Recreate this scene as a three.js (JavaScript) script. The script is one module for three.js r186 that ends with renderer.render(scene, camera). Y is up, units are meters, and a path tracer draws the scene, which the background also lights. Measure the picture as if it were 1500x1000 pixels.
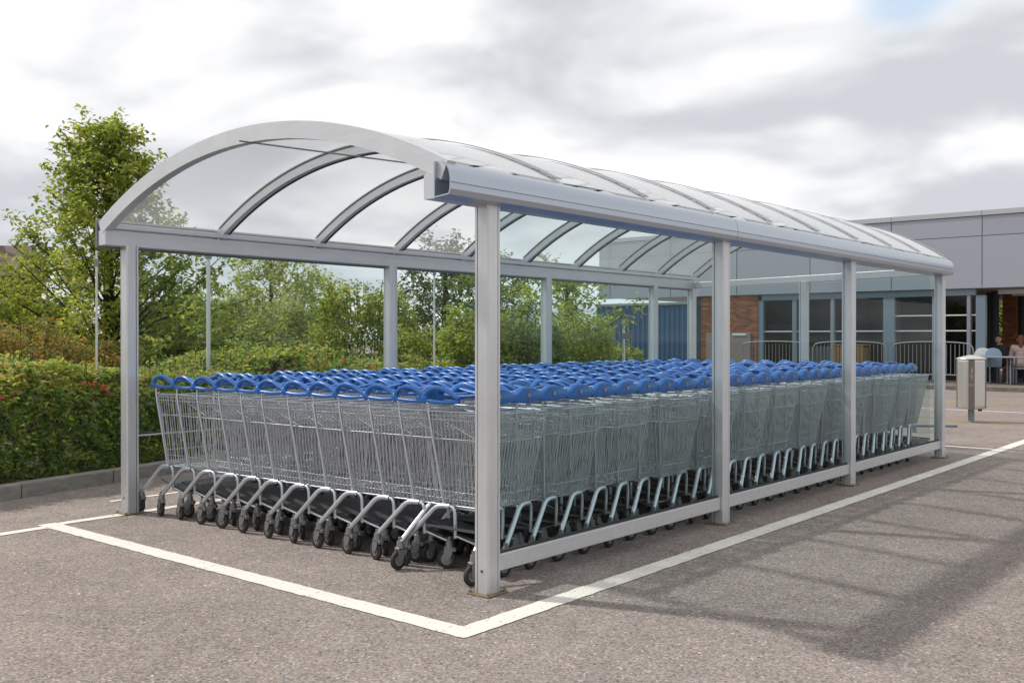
import * as THREE from 'three';
import { mergeGeometries, toCreasedNormals } from 'three/addons/utils/BufferGeometryUtils.js';
import { RoundedBoxGeometry } from 'three/addons/geometries/RoundedBoxGeometry.js';
import { MarchingCubes } from 'three/addons/objects/MarchingCubes.js';

// ---------------------------------------------------------------- camera, sky, sun, exposure
const W = 1500, H = 1000, F = 1451.8, CY = 494, EYE = 1.40;
const scene = new THREE.Scene();
const camera = new THREE.PerspectiveCamera(2 * Math.atan(H / 2 / F) * 180 / Math.PI, W / H, 0.05, 900);
camera.position.set(0, EYE, 0);
camera.lookAt(0, EYE - (H / 2 - CY) / F, -1);
scene.add(camera);
const renderer = new THREE.WebGLRenderer({ antialias: true });
renderer.toneMapping = THREE.LinearToneMapping;
renderer.toneMappingExposure = 1.0;
renderer.shadowMap.enabled = true;

// the site frame: s runs along the shelter's long side, w across it to the left, from the near corner post
const T = 0.697, ST = Math.sin(T), CT = Math.cos(T), X0 = -0.134, Z0 = 5.418, ROT = Math.PI / 2 - T;
const V3 = (x, y, z) => new THREE.Vector3(x, y, z);
const P = (s, w, h = 0) => V3(X0 + ST * s - CT * w, h, -(Z0 + CT * s + ST * w));
const at = (px, depth, h = 0) => V3((px - 750) / F * depth, h, -depth);       // a pixel column at a known distance
const hAt = (py, depth) => EYE - (py - CY) * depth / F;

function rng(seed) { let a = seed >>> 0; return () => { a = a + 0x6D2B79F5 | 0; let t = Math.imul(a ^ a >>> 15, 1 | a); t = t + Math.imul(t ^ t >>> 7, 61 | t) ^ t; return ((t ^ t >>> 14) >>> 0) / 4294967296; }; }
const hash = (x, y, z) => { let n = Math.imul(x, 374761393) ^ Math.imul(y, 668265263) ^ Math.imul(z, 2147483647 - 1274126177); n = Math.imul(n ^ n >>> 13, 1274126177); return ((n ^ n >>> 16) >>> 0) / 4294967296; };
const sm = t => t * t * (3 - 2 * t), lerp = (a, b, t) => a + (b - a) * t, clamp = (x, a = 0, b = 1) => Math.min(b, Math.max(a, x));
function noise(x, y, z = 0) {
  const i = Math.floor(x), j = Math.floor(y), k = Math.floor(z), u = sm(x - i), v = sm(y - j), w = sm(z - k);
  const f = (a, b, c) => hash(i + a, j + b, k + c);
  return lerp(lerp(lerp(f(0, 0, 0), f(1, 0, 0), u), lerp(f(0, 1, 0), f(1, 1, 0), u), v), lerp(lerp(f(0, 0, 1), f(1, 0, 1), u), lerp(f(0, 1, 1), f(1, 1, 1), u), v), w);
}
function fbm(x, y, z = 0, o = 5) { let s = 0, a = 0.5, n = 0; for (let i = 0; i < o; i++) { s += a * noise(x, y, z); n += a; a *= 0.5; x = x * 2.03 + 11.3; y = y * 2.03 + 5.7; z = z * 2.03 + 3.1; } return s / n; }

{ // cloudy sky: a layer of broken stratocumulus with a few small blue openings
  const w = 2048, h = 1024, d = new Float32Array(w * h * 4), openings = [[-1.13, 0.335, 0.10, 0.035], [-1.19, 0.30, 0.05, 0.03], [-0.2, 0.5, 0.2, 0.06], [1.2, 0.6, 0.2, 0.08], [2.6, 0.45, 0.15, 0.06], [-2.4, 0.7, 0.2, 0.1]];   // azimuth, elevation and size of the small blue openings
  for (let j = 0; j < h; j++) {
    const el = ((j + 0.5) / h - 0.5) * Math.PI, y = Math.sin(el), c = Math.cos(el);
    for (let i = 0; i < w; i++) {
      const az = ((i + 0.5) / w - 0.5) * 2 * Math.PI, x = c * Math.cos(az), z = c * Math.sin(az), k = (j * w + i) * 4;
      const q = Math.max(y, 0) + 0.20, px = x / q, pz = z / q;
      const wx = fbm(px * 0.9 + 9, pz * 0.9 + 2, 1, 3) - 0.5, wz = fbm(px * 0.9 + 40, pz * 0.9 + 12, 5, 3) - 0.5;
      const n = fbm(px * 1.35 + wx * 1.1 + 21.3, pz * 1.35 + wz * 1.1 + 4.1, 2.5, 6), fine = fbm(px * 5.2 + wx * 3 + 2, pz * 5.2 + wz * 3, 7.5, 4) - 0.5;
      const thick = sm(clamp((n + 0.30 * fine - 0.385) / 0.25));
      let hole = 0; for (const q of openings) hole += Math.exp(-(((Math.atan2(z, x) - q[0]) / q[2]) ** 2) - ((el - q[1]) / q[3]) ** 2);
      hole = sm(clamp((hole * (0.45 + 1.1 * fbm(px * 2.2 + 4, pz * 2.2, 3, 4)) - 0.22) / 1.1));
      const L = lerp(1.05, 0.68, thick);
      let r = L * lerp(1.0, 0.955, thick), g = L * lerp(0.997, 0.99, thick), b = L * lerp(1.0, 1.055, thick);
      r = lerp(r, 0.50, hole * 0.75); g = lerp(g, 0.68, hole * 0.75); b = lerp(b, 0.90, hole * 0.75);
      d[k] = r; d[k + 1] = g; d[k + 2] = b; d[k + 3] = 1;
    }
  }
  const sky = new THREE.DataTexture(d, w, h, THREE.RGBAFormat, THREE.FloatType);
  sky.mapping = THREE.EquirectangularReflectionMapping; sky.magFilter = sky.minFilter = THREE.LinearFilter; sky.needsUpdate = true;
  scene.background = sky; scene.environment = sky;
}
const toSun = P(-0.65, 1.9, 2.2).sub(P(0, 0, 0)).normalize();
const sun = new THREE.DirectionalLight(new THREE.Color(1.0, 0.945, 0.88), 3.5);
sun.position.copy(P(3, 1.5, 0)).addScaledVector(toSun, 60);
sun.target.position.copy(P(3, 1.5, 0)); sun.castShadow = true; sun.shadow.radius = 3.5;
sun.shadow.mapSize.set(4096, 4096);
Object.assign(sun.shadow.camera, { left: -40, right: 40, top: 40, bottom: -40, near: 1, far: 140 });
scene.add(sun, sun.target);

// ---------------------------------------------------------------- helpers
const used = {};
function numbered(name) { const n = used[name] = (used[name] ?? -1) + 1; return n ? `${name}_${String(n).padStart(3, '0')}` : name; }
function shade(o) { o.castShadow = o.receiveShadow = true; return o; }
function part(name, geo, mat, parent, label) { const m = shade(new THREE.Mesh(geo, mat)); m.name = name; if (label) m.userData.label = label; parent.add(m); return m; }
function tag(o, label, category, group) { Object.assign(o.userData, { label, category }); if (group) o.userData.group = group; return o; }
function thing(name, pos, turn, label, category, group) { const g = new THREE.Group(); g.name = numbered(name); g.position.copy(pos); g.rotation.y = turn; scene.add(g); return tag(g, label, category, group); }
function struct(name, geo, mat) { const m = shade(new THREE.Mesh(geo, mat)); m.name = numbered(name); m.userData.kind = 'structure'; scene.add(m); return m; }
function plain(g) { let q = g.index ? g.toNonIndexed() : g; for (const k of Object.keys(q.attributes)) if (!['position', 'normal', 'uv'].includes(k)) q.deleteAttribute(k); if (!q.attributes.uv) q.setAttribute('uv', new THREE.BufferAttribute(new Float32Array(q.attributes.position.count * 2), 2)); return q; }
const merge = list => mergeGeometries(list.map(plain));
const box = (x0, x1, y0, y1, z0, z1) => new THREE.BoxGeometry(Math.abs(x1 - x0), Math.abs(y1 - y0), Math.abs(z1 - z0)).translate((x0 + x1) / 2, (y0 + y1) / 2, (z0 + z1) / 2);
const rbox = (x0, x1, y0, y1, z0, z1, r = 0.006, n = 1) => new RoundedBoxGeometry(Math.abs(x1 - x0), Math.abs(y1 - y0), Math.abs(z1 - z0), n, r).translate((x0 + x1) / 2, (y0 + y1) / 2, (z0 + z1) / 2);
function rod(a, b, r, sides = 5, r2 = r) { // an open-ended straight bar
  const d = b.clone().sub(a), L = d.length(), g = new THREE.CylinderGeometry(r2, r, L, sides, 1, sides < 5);
  return g.translate(0, L / 2, 0).applyQuaternion(new THREE.Quaternion().setFromUnitVectors(V3(0, 1, 0), d.normalize())).translate(a.x, a.y, a.z);
}
const tube = (pts, r, seg = 16, sides = 6) => new THREE.TubeGeometry(new THREE.CatmullRomCurve3(pts.map(p => V3(...p)), false, 'centripetal'), seg, r, sides);
function dataTex(n, fn, srgb = false, m = n) {
  const d = new Uint8Array(n * m * 4);
  for (let j = 0; j < m; j++) for (let i = 0; i < n; i++) { const c = fn(i, j), k = (j * n + i) * 4; d[k] = c[0]; d[k + 1] = c[1]; d[k + 2] = c[2]; d[k + 3] = 255; }
  const t = new THREE.DataTexture(d, n, m); t.wrapS = t.wrapT = THREE.RepeatWrapping; t.magFilter = THREE.LinearFilter; t.minFilter = THREE.LinearMipmapLinearFilter; t.generateMipmaps = true;
  if (srgb) t.colorSpace = THREE.SRGBColorSpace; t.needsUpdate = true; return t;
}
const col = (r, g, b) => new THREE.Color().setRGB(r, g, b);
const std = (c, roughness, metalness = 0, extra = {}) => new THREE.MeshStandardMaterial({ color: c, roughness, metalness, ...extra });

// ---------------------------------------------------------------- materials
// asphalt: pale worn aggregate in a warm grey binder, 6 m tile
const AN = 2048;
const asph = new Float32Array(AN * AN);
{
  const r = rng(7);
  for (let j = 0; j < AN; j++) for (let i = 0; i < AN; i++) {
    const per = (f) => { const x = i / AN * f, y = j / AN * f, a = Math.floor(x), b = Math.floor(y), u = sm(x - a), v = sm(y - b), q = (m, n) => hash((a + m) % f, (b + n) % f, f); return lerp(lerp(q(0, 0), q(1, 0), u), lerp(q(0, 1), q(1, 1), u), v); };
    asph[j * AN + i] = 0.56 + 0.08 * (per(12) - 0.5) + 0.07 * (per(64) - 0.5) + 0.32 * (per(640) - 0.5) + 0.26 * (hash(i, j, 3) - 0.5);
  }
  for (let k = 0; k < 90000; k++) {
    const x = Math.floor(r() * AN), y = Math.floor(r() * AN), rad = 0.6 + r() * r() * 2.2, v = r() < 0.5 ? 0.14 + r() * 0.30 : -0.12 - r() * 0.32;
    const ex = 0.6 + r() * 0.8, R = Math.ceil(rad * 1.5);
    for (let b = -R; b <= R; b++) for (let a = -R; a <= R; a++) if (a * a * ex + b * b / ex < rad * rad) asph[((y + b + AN) % AN) * AN + (x + a + AN) % AN] += v * 0.85;
  }
}
const asphMap = dataTex(AN, (i, j) => { const v = clamp(asph[j * AN + i], 0.12, 1.1), t = hash(i >> 2, j >> 2, 9) - 0.5; return [clamp(v * 165 + 52 + t * 9, 0, 255), clamp(v * 161 + 50, 0, 255), clamp(v * 158 + 48 - t * 9, 0, 255)]; }, true);
const asphBump = dataTex(AN, (i, j) => { const v = clamp(asph[j * AN + i]) * 255; return [v, v, v]; });
for (const t of [asphMap, asphBump]) t.repeat.set(1 / 6, 1 / 6);
const M = {};
M.asphalt = std(col(0.80, 0.715, 0.675), 0.93, 0, { map: asphMap, bumpMap: asphBump, bumpScale: 0.004, vertexColors: true });
const paintMap = dataTex(512, (i, j) => { const n = fbm(i / 9, j / 9, 4, 4), s = hash(i, j, 5), w = n > 0.76 || s > 0.994 ? 0.66 : 1, g = (0.90 + 0.10 * hash(i >> 1, j >> 1, 6) - 0.08 * fbm(i / 60, j / 60, 2, 3)) * w; return [255 * g, 251 * g, 244 * g]; }, true);
M.paint = std(col(0.84, 0.82, 0.79), 0.75, 0, { map: paintMap, bumpMap: paintMap, bumpScale: 0.001 });
M.yellow = std(col(0.62, 0.48, 0.05), 0.8, 0, { map: paintMap });
const streak = dataTex(256, (i, j) => { const v = 222 + 24 * (fbm(i / 3, j / 60, 1, 3) - 0.5) + 12 * (hash(i, j, 2) - 0.5) + 22 * (fbm(i / 40, j / 40, 7, 3) - 0.5); return [v, v, v]; });
M.alu = std(col(0.70, 0.715, 0.73), 0.34, 0.45, { map: streak });
M.gutter = std(col(0.44, 0.485, 0.55), 0.30, 0.7); M.strip = std(col(0.30, 0.305, 0.315), 0.8);
M.rubber = std(col(0.025, 0.025, 0.026), 0.75);
M.plate = std(col(0.20, 0.155, 0.09), 0.65, 0.4);
M.roof = new THREE.MeshPhysicalMaterial({ color: col(0.93, 0.95, 0.955), roughness: 0.30, transmission: 0.87, thickness: 0, ior: 1.5, side: THREE.DoubleSide });
M.glass = new THREE.MeshPhysicalMaterial({ color: col(0.80, 0.89, 0.89), roughness: 0.02, specularIntensity: 0.25, transmission: 1, thickness: 0, ior: 1.5, side: THREE.DoubleSide });
M.shopGlass = new THREE.MeshPhysicalMaterial({ color: col(0.55, 0.60, 0.60), roughness: 0.02, specularIntensity: 0.35, transmission: 1, thickness: 0, ior: 1.5, side: THREE.DoubleSide });
M.wire = std(col(0.56, 0.58, 0.605), 0.42, 0.55);
M.tube = std(col(0.60, 0.635, 0.68), 0.30, 0.75);
M.fork = std(col(0.22, 0.225, 0.23), 0.42, 0.4);
M.tray = std(col(0.05, 0.05, 0.052), 0.6); M.tyre = std(col(0.028, 0.024, 0.022), 0.7);
M.hub = std(col(0.22, 0.22, 0.22), 0.5);
M.blue = new THREE.MeshPhysicalMaterial({ color: col(0.010, 0.135, 0.48), roughness: 0.32, clearcoat: 0.3, clearcoatRoughness: 0.25 });
const conc = dataTex(256, (i, j) => { const v = 200 + 60 * (fbm(i / 22, j / 22, 3, 4) - 0.5) + 40 * (hash(i, j, 8) - 0.5); return [v, v * 0.985, v * 0.96]; }, true);
M.kerb = std(col(0.46, 0.45, 0.435), 0.9, 0, { map: conc, bumpMap: conc, bumpScale: 0.004 });
M.kerb2 = std(col(0.42, 0.41, 0.395), 0.9, 0, { map: conc, bumpMap: conc, bumpScale: 0.004 });
M.soil = std(col(0.07, 0.055, 0.035), 1, 0, { map: conc });
M.paving = std(col(0.27, 0.25, 0.23), 0.9, 0, { map: conc });
M.bark = std(col(0.07, 0.055, 0.042), 0.95, 0, { map: conc });
const leafMat = (t = 0.58) => new THREE.MeshPhysicalMaterial({ color: 0xffffff, vertexColors: true, roughness: 0.95, transmission: t, thickness: 0, side: THREE.DoubleSide, specularIntensity: 0.6 });
M.leaf = leafMat();

// ---------------------------------------------------------------- ground, paint, kerb
{
  const g = new THREE.PlaneGeometry(500, 500, 250, 250).rotateX(-Math.PI / 2), p = g.attributes.position, uv = g.attributes.uv, c = new Float32Array(p.count * 3);
  for (let i = 0; i < p.count; i++) {
    const x = p.getX(i), z = p.getZ(i); uv.setXY(i, x, z);
    const v = 0.93 + 0.11 * fbm(x * 0.31 + 70, z * 0.31 + 33, 1, 3), t = (fbm(x * 0.2 + 5, z * 0.2, 6, 2) - 0.5) * 0.08;
    c[i * 3] = v * (1 + t); c[i * 3 + 1] = v; c[i * 3 + 2] = v * (1 - t);
  }
  g.setAttribute('color', new THREE.BufferAttribute(c, 3)); g.translate(0, 0, -120);
  struct('asphalt_ground', g, M.asphalt);
}
function strip(name, a, b, width, mat, seed, y = 0.004) { // a painted line from a to b (site s, w), edges slightly ragged
  const r = rng(seed), [s0, w0] = a, [s1, w1] = b, L = Math.hypot(s1 - s0, w1 - w0), n = Math.ceil(L / 0.05), ds = (s1 - s0) / L, dw = (w1 - w0) / L, pos = [], uv = [], idx = [];
  for (let i = 0; i <= n; i++) {
    const t = i / n * L, e = () => (r() - 0.5) * 0.008;
    for (const q of [-1, 1]) { const o = q * (width / 2 + e()), v = P(s0 + ds * t - dw * o, w0 + dw * t + ds * o, y); pos.push(v.x, v.y, v.z); uv.push(t, o); }
    if (i < n) { const k = i * 2; idx.push(k, k + 1, k + 2, k + 1, k + 3, k + 2); }
  }
  const g = new THREE.BufferGeometry(); g.setAttribute('position', new THREE.Float32BufferAttribute(pos, 3)); g.setAttribute('uv', new THREE.Float32BufferAttribute(uv, 2)); g.setIndex(idx); g.computeVertexNormals();
  if (g.attributes.normal.getY(0) < 0) { g.index.array.reverse(); g.computeVertexNormals(); }
  return struct(name, g, mat);
}
strip('painted_line', [-0.62, -0.46], [-0.62, 3.86], 0.135, M.paint, 1);
strip('painted_line', [-0.552, -0.393], [11.4, -0.32], 0.135, M.paint, 2);
strip('painted_line', [-3.2, 3.62], [-0.69, 3.73], 0.10, M.paint, 3);
strip('painted_line', [-0.552, 3.79], [8.9, 3.96], 0.10, M.paint, 4);
strip('painted_line', [0.2, 4.46], [3.0, 4.50], 0.06, M.paint, 5);
strip('painted_line', [9.3, -0.25], [9.3, 3.8], 0.10, M.paint, 6);
strip('painted_line', [16.1, -4], [16.1, 9], 0.10, M.paint, 7);
strip('yellow_line', [13.6, -3], [13.2, 3.4], 0.09, M.yellow, 8);
strip('yellow_line', [18.8, -3], [18.7, 8], 0.10, M.yellow, 9);
const KA = [-7, 3.56], KB = [16, 9.17];                                // kerb line, front foot
const kd = (() => { const ds = KB[0] - KA[0], dw = KB[1] - KA[1], L = Math.hypot(ds, dw); return [ds / L, dw / L, L]; })();
const onKerb = (t, off, h = 0) => P(KA[0] + kd[0] * t - kd[1] * off, KA[1] + kd[1] * t + kd[0] * off, h);   // t along, off away from the car park
const kerbTurn = (() => { const a = onKerb(0, 0), b = onKerb(1, 0); return Math.atan2(-(b.z - a.z), b.x - a.x); })();
{
  const k = new THREE.Group(); k.name = 'kerb'; k.userData.kind = 'structure'; scene.add(k); k.position.copy(onKerb(0, 0)); k.rotation.y = kerbTurn;
  const g = rbox(0.004, 0.992, -0.1, 0.13, -0.13, 0, 0.012, 2), r = rng(3);
  for (let i = 0; i < Math.floor(kd[2]); i++) { const m = part('kerb_stone', g, r() < 0.5 ? M.kerb : M.kerb2, k); m.position.set(i, (r() - 0.5) * 0.006, (r() - 0.5) * 0.006); }
  const bed = [onKerb(0, 0.125), onKerb(kd[2], 0.125), onKerb(kd[2] + 3, 40), onKerb(-40, 60), onKerb(-40, 0.125)], sh = new THREE.Shape(bed.map(v => new THREE.Vector2(v.x, -v.z)));
  const bg = new THREE.ShapeGeometry(sh).rotateX(-Math.PI / 2).translate(0, 0.085, 0); struct('planting_bed', bg, M.soil);
}

// ---------------------------------------------------------------- the shelter
const SW = 3.81, RA = -0.10, RB = 3.88, HE = 2.30, S0 = -0.42, S1 = 8.0;
const sagAt = s => 0.445 + 0.19 * (1 - Math.exp(-(s + 0.42) / 3.5));   // the vault rises a little behind the front arch
const leftOf = s => -0.2 + 9.25 / 8.42 * (s + 0.42), rightOf = s => -0.42 + 8.42 / 9.25 * (s + 0.2);
const arcAt = (a, s) => { const c = (RB - RA) / 2, x = (a - 0.5) * 2 * c, SAG = sagAt(s), RR = (c * c + SAG * SAG) / (2 * SAG); return { h: HE + SAG - RR + Math.sqrt(RR * RR - x * x), nw: -x / RR, nh: -Math.sqrt(1 - (x / RR) ** 2) }; };
const L3 = (s, w, h) => V3(s, h, -w);                                   // shelter-local point
const roofP = (s, a, inset = 0) => { const q = arcAt(a, s); return L3(s + (leftOf(s) - s) * a, lerp(RA, RB, a) + q.nw * inset, q.h + q.nh * inset); };
function archGeo(s, width, depth, top = 0, n = 44, cut = 0) { // a curved bar of rectangular section
  const pos = [], ring = i => { const a = lerp(cut, 1 - cut, i / n); return [[-width / 2, top], [width / 2, top], [width / 2, top + depth], [-width / 2, top + depth]].map(([d, ins]) => roofP(s + d, a, ins)); };
  const quad = (a, b, c, d) => pos.push(a, b, c, a, c, d);
  for (let i = 0; i < n; i++) { const A = ring(i), B = ring(i + 1); for (let k = 0; k < 4; k++) { const m = (k + 1) % 4; quad(A[k], A[m], B[m], B[k]); } }
  const A = ring(0), B = ring(n); quad(A[3], A[2], A[1], A[0]); quad(B[0], B[1], B[2], B[3]);
  const g = new THREE.BufferGeometry().setFromPoints(pos); g.computeVertexNormals(); g.setAttribute('uv', new THREE.Float32BufferAttribute(pos.flatMap(p => [p.y * 2, p.z]), 2));
  return toCreasedNormals(g, 0.5);
}
function profileAlong(pts, s0, s1) { // extrude a (w, h) outline along s
  const g = new THREE.ExtrudeGeometry(new THREE.Shape(pts.map(([w, h]) => new THREE.Vector2(w, h))), { depth: s1 - s0, bevelEnabled: false, curveSegments: 4 });
  const p = g.attributes.position, q = new Float32Array(p.count * 3), uv = g.attributes.uv;
  for (let i = 0; i < p.count; i++) { q[i * 3] = s0 + p.getZ(i); q[i * 3 + 1] = p.getY(i); q[i * 3 + 2] = -p.getX(i); uv.setXY(i, p.getY(i) * 3, p.getZ(i) * 0.5); }
  g.setAttribute('position', new THREE.BufferAttribute(q, 3)); g.deleteAttribute('normal'); g.computeVertexNormals(); return toCreasedNormals(g, 0.35);
}
function beamBetween(a, b, hw, h0, h1, r = 0.006) { // a straight box beam between two (s, w) points
  const d = Math.hypot(b[0] - a[0], b[1] - a[1]);
  return rbox(0, d, h0, h1, -hw, hw, r).rotateY(Math.atan2(b[1] - a[1], b[0] - a[0])).translate(a[0], 0, -a[1]);
}
{
  const sh = thing('cart_shelter', P(0, 0, 0), ROT, 'aluminium shopping cart shelter with barrel vaulted clear roof and glass sides', 'shelter');
  // post section: a square extrusion with slots beside each corner flange
  const hp = 0.052, pr = []; { const n = 0.009, d = 0.022, k = 0.024; for (let q = 0; q < 4; q++) { const side = q % 2 ? [[-hp + 0.004, -hp + 0.003], [-k - n, -hp + 0.003], [-k - n, -hp + d], [-k, -hp + d], [-k, -hp], [hp - 0.010, -hp]] : [[-hp + 0.010, -hp], [k, -hp], [k, -hp + d], [k + n, -hp + d], [k + n, -hp + 0.003], [hp - 0.004, -hp + 0.003]]; const c = [1, 0, -1, 0][q], z = [0, 1, 0, -1][q]; for (const [x, y] of side) pr.push(new THREE.Vector2(x * c - y * z, x * z + y * c)); } }
  const postGeo = hgt => toCreasedNormals(new THREE.ExtrudeGeometry(new THREE.Shape(pr), { depth: hgt, bevelEnabled: false }).rotateX(-Math.PI / 2), 0.3);
  const pg = postGeo(2.13), cap = rbox(-0.086, 0.086, 0, 0.010, -0.080, 0.080, 0.003), bolt = new THREE.CylinderGeometry(0.009, 0.009, 0.014, 6).translate(0, 0.016, 0);
  const rightPosts = [0, 2.66, 5.19, 7.97], leftPosts = [0.02, 2.84, 5.41, 7.85, 8.92];
  const posts = [...rightPosts.map(s => [s, 0]), ...leftPosts.map(s => [s, SW]), [8.42, 1.85]];
  for (const [s, w] of posts) {
    const p = part('post', pg, M.alu, sh); p.position.set(s, 0, -w);
    part('base_plate', cap, M.plate, p); part('drain_hole', new THREE.CylinderGeometry(0.007, 0.007, 0.004, 10).rotateZ(Math.PI / 2).translate(-0.0535, 0.13, 0.005), M.rubber, p);
    for (const [a, b] of [[-1, -1], [1, -1], [1, 1], [-1, 1]]) part('bolt', bolt, M.fork, p).position.set(a * 0.070, 0, b * 0.066);
  }
  // front gutter: thin outer skin, hollow behind, over a back plate
  const outer = [[-0.075, 2.296], [-0.096, 2.290], [-0.116, 2.274], [-0.132, 2.246], [-0.140, 2.212], [-0.142, 2.186], [-0.134, 2.184], [-0.134, 2.177], [-0.142, 2.175], [-0.141, 2.150], [-0.128, 2.122], [-0.020, 2.112]];
  const inner = [[-0.020, 2.300], [-0.028, 2.300], [-0.028, 2.120], [-0.124, 2.129], [-0.132, 2.152], [-0.133, 2.208], [-0.125, 2.242], [-0.110, 2.268], [-0.092, 2.282], [-0.075, 2.288]];
  const gut = [...outer, ...inner];
  part('gutter', profileAlong(gut, -0.44, 2.655), M.gutter, sh); part('gutter', profileAlong(gut, 2.66, 8.02), M.gutter, sh);
  part('eave_beam', profileAlong([[-0.018, 2.112], [0.06, 2.112], [0.06, 2.235], [0.045, 2.245], [-0.018, 2.245]], -0.43, 8.01), M.alu, sh);
  part('eave_beam', beamBetween([-0.2, SW + 0.02], [9.03, SW + 0.02], 0.055, 2.115, 2.235), M.alu, sh);
  const trim = part('eave_trim', beamBetween([-0.18, SW - 0.055], [9.01, SW - 0.055], 0.012, 2.245, 2.285), M.alu, sh);
  trim.userData.label = 'slim inner glazing trim above the rear eave beam';
  part('side_fascia', beamBetween([-0.21, SW + 0.092], [9.04, SW + 0.092], 0.012, 2.10, 2.33), M.fork, sh);
  part('end_beam', beamBetween([8.0, 0.06], [8.95, SW - 0.06], 0.04, 2.125, 2.215), M.alu, sh);
  // ribs and roof panels
  const feet = [-0.165, 0.88, 1.93, 2.95, 3.98, 5.02, 6.03, 7.03, 8.02, 9.01].map(rightOf);
  feet.forEach((s, i) => part('rib', i === 0 ? archGeo(s, 0.065, 0.105, 0.0) : archGeo(s, 0.055, 0.062, 0.012), M.alu, sh));
  for (let i = 1; i < feet.length; i++) { part('rib_gasket', archGeo(feet[i] + 0.024, 0.012, 0.007, 0.0745, 36, 0.02), M.rubber, sh); part('rib_gasket', archGeo(feet[i] - 0.0245, 0.010, 0.007, 0.0045, 36, 0.02), M.rubber, sh); }
  for (let i = 0; i + 1 < feet.length; i++) part('cover_strip', archGeo(feet[i + 1], 0.06, 0.005, -0.009, 36, 0.012), M.strip, sh);
  for (let i = 0; i + 1 < feet.length; i++) {
    const n = 28, pos = [], idx = [], a0 = feet[i] + (i ? 0.004 : 0.034), a1 = feet[i + 1] - 0.004;
    for (let k = 0; k <= n; k++) for (const s of [a0, a1]) { const q = roofP(s, 0.006 + 0.988 * k / n, 0.004); pos.push(q.x, q.y, q.z); if (k < n && s === a0) { const b = k * 2; idx.push(b, b + 1, b + 2, b + 1, b + 3, b + 2); } }
    const g = new THREE.BufferGeometry(); g.setAttribute('position', new THREE.Float32BufferAttribute(pos, 3)); g.setIndex(idx); g.computeVertexNormals();
    part('roof_panel', g, M.roof, sh);
  }
  part('tie_rod', tube([[feet[0], ...(() => { const q = roofP(feet[0], 0.46, 0.11); return [q.y, q.z]; })()], (() => { const q = roofP(feet[4], 0.46, 0.085); return [q.x, q.y, q.z]; })(), (() => { const q = roofP(feet[9], 0.46, 0.085); return [q.x, q.y, q.z]; })()], 0.006, 24, 5), M.fork, sh);
  // bottom rails and panes
  const bays = [...[0, 1, 2].map(i => [[rightPosts[i], 0], [rightPosts[i + 1], 0], 0.112, 0.204]), ...[0, 1, 2, 3].map(i => [[leftPosts[i], SW], [leftPosts[i + 1], SW], 0.61, 0.622]), [[8.0, 0.07], [8.42, 1.85], 0.112, 0.204], [[8.42, 1.85], [8.9, 3.72], 0.112, 0.204]];
  for (const [a, b, h0, h1] of bays) {
    const d = Math.hypot(b[0] - a[0], b[1] - a[1]), k = 0.056 / d, p = [lerp(a[0], b[0], k), lerp(a[1], b[1], k)], q = [lerp(b[0], a[0], k), lerp(b[1], a[1], k)];
    part('bottom_rail', beamBetween(p, q, 0.026, h0, h1, 0.004), M.alu, sh);
    part('gasket', beamBetween(p, q, 0.010, h1 + 0.001, h1 + 0.013, 0.001), M.rubber, sh);
    part('glass_pane', beamBetween(p, q, 0.0008, h1 + 0.014, 2.108, 0.0003).clone(), M.glass, sh).geometry = (() => {
      const L = Math.hypot(q[0] - p[0], q[1] - p[1]); return new THREE.PlaneGeometry(L, 2.108 - h1 - 0.014).translate(L / 2, (2.108 + h1 + 0.014) / 2, 0).rotateY(Math.atan2(q[1] - p[1], q[0] - p[0])).translate(p[0], 0, -p[1]);
    })();
  }
}
// ---------------------------------------------------------------- shopping carts
const hB = 0.385, hT = 0.955;
const rearX = h => lerp(0.10, 0.015, (h - hB) / (hT - hB)), frontX = h => lerp(0.43, 0.55, (h - hB) / (hT - hB));
const half = (x, h) => lerp(0.205, 0.262, (h - hB) / (hT - hB)) * (1 - 0.16 * clamp(x / 0.5));
function basketGeo() {
  const g = [], wr = 0.0029, pt = (p, h, z) => { const x = lerp(rearX(h), frontX(h), p); return V3(x, h, z * half(x, h)); };
  for (const z of [-1, 1]) {
    for (let x = 0.045; x < 0.53; x += 0.03) { // upright wires, cut off by the sloping ends
      const h0 = x < rearX(hB) ? hB + (rearX(hB) - x) / 0.085 * (hT - hB) : x > frontX(hB) ? hB + (x - frontX(hB)) / 0.12 * (hT - hB) : hB;
      g.push(rod(V3(x, h0, z * half(x, h0)), V3(x, hT, z * half(x, hT)), wr, 4));
    }
    for (const [h, r] of [[0.425, 0.002], [0.47, 0.0022], [0.79, 0.0033], [0.905, 0.003], [0.93, 0.0022]]) g.push(rod(pt(0, h, z), pt(1, h, z), r, 4));
    g.push(rod(pt(0, hB, z), pt(1, hB, z), 0.005, 5), rod(pt(0, hT, z), pt(1, hT, z), 0.005, 5), rod(pt(0, hB, z), pt(0, hT, z), 0.0055, 5), rod(pt(1, hB, z), pt(1, hT, z), 0.004, 5));
  }
  const fr = (h, q) => pt(1, h, q);
  for (let i = 1; i < 15; i++) g.push(rod(fr(hB, lerp(-1, 1, i / 15)), fr(hT, lerp(-1, 1, i / 15)), wr, 4));
  for (const h of [hB, 0.47, 0.79, 0.905, hT]) g.push(rod(fr(h, -1), fr(h, 1), h === hT ? 0.005 : wr, 4));
  for (let i = 0; i <= 9; i++) g.push(rod(pt(0, hB, lerp(-1, 1, i / 9)), pt(1, hB, lerp(-1, 1, i / 9)), wr, 4));
  for (let i = 0; i < 5; i++) g.push(rod(pt(i / 4, hB, -1), pt(i / 4, hB, 1), wr, 4));
  return merge(g);
}
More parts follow.
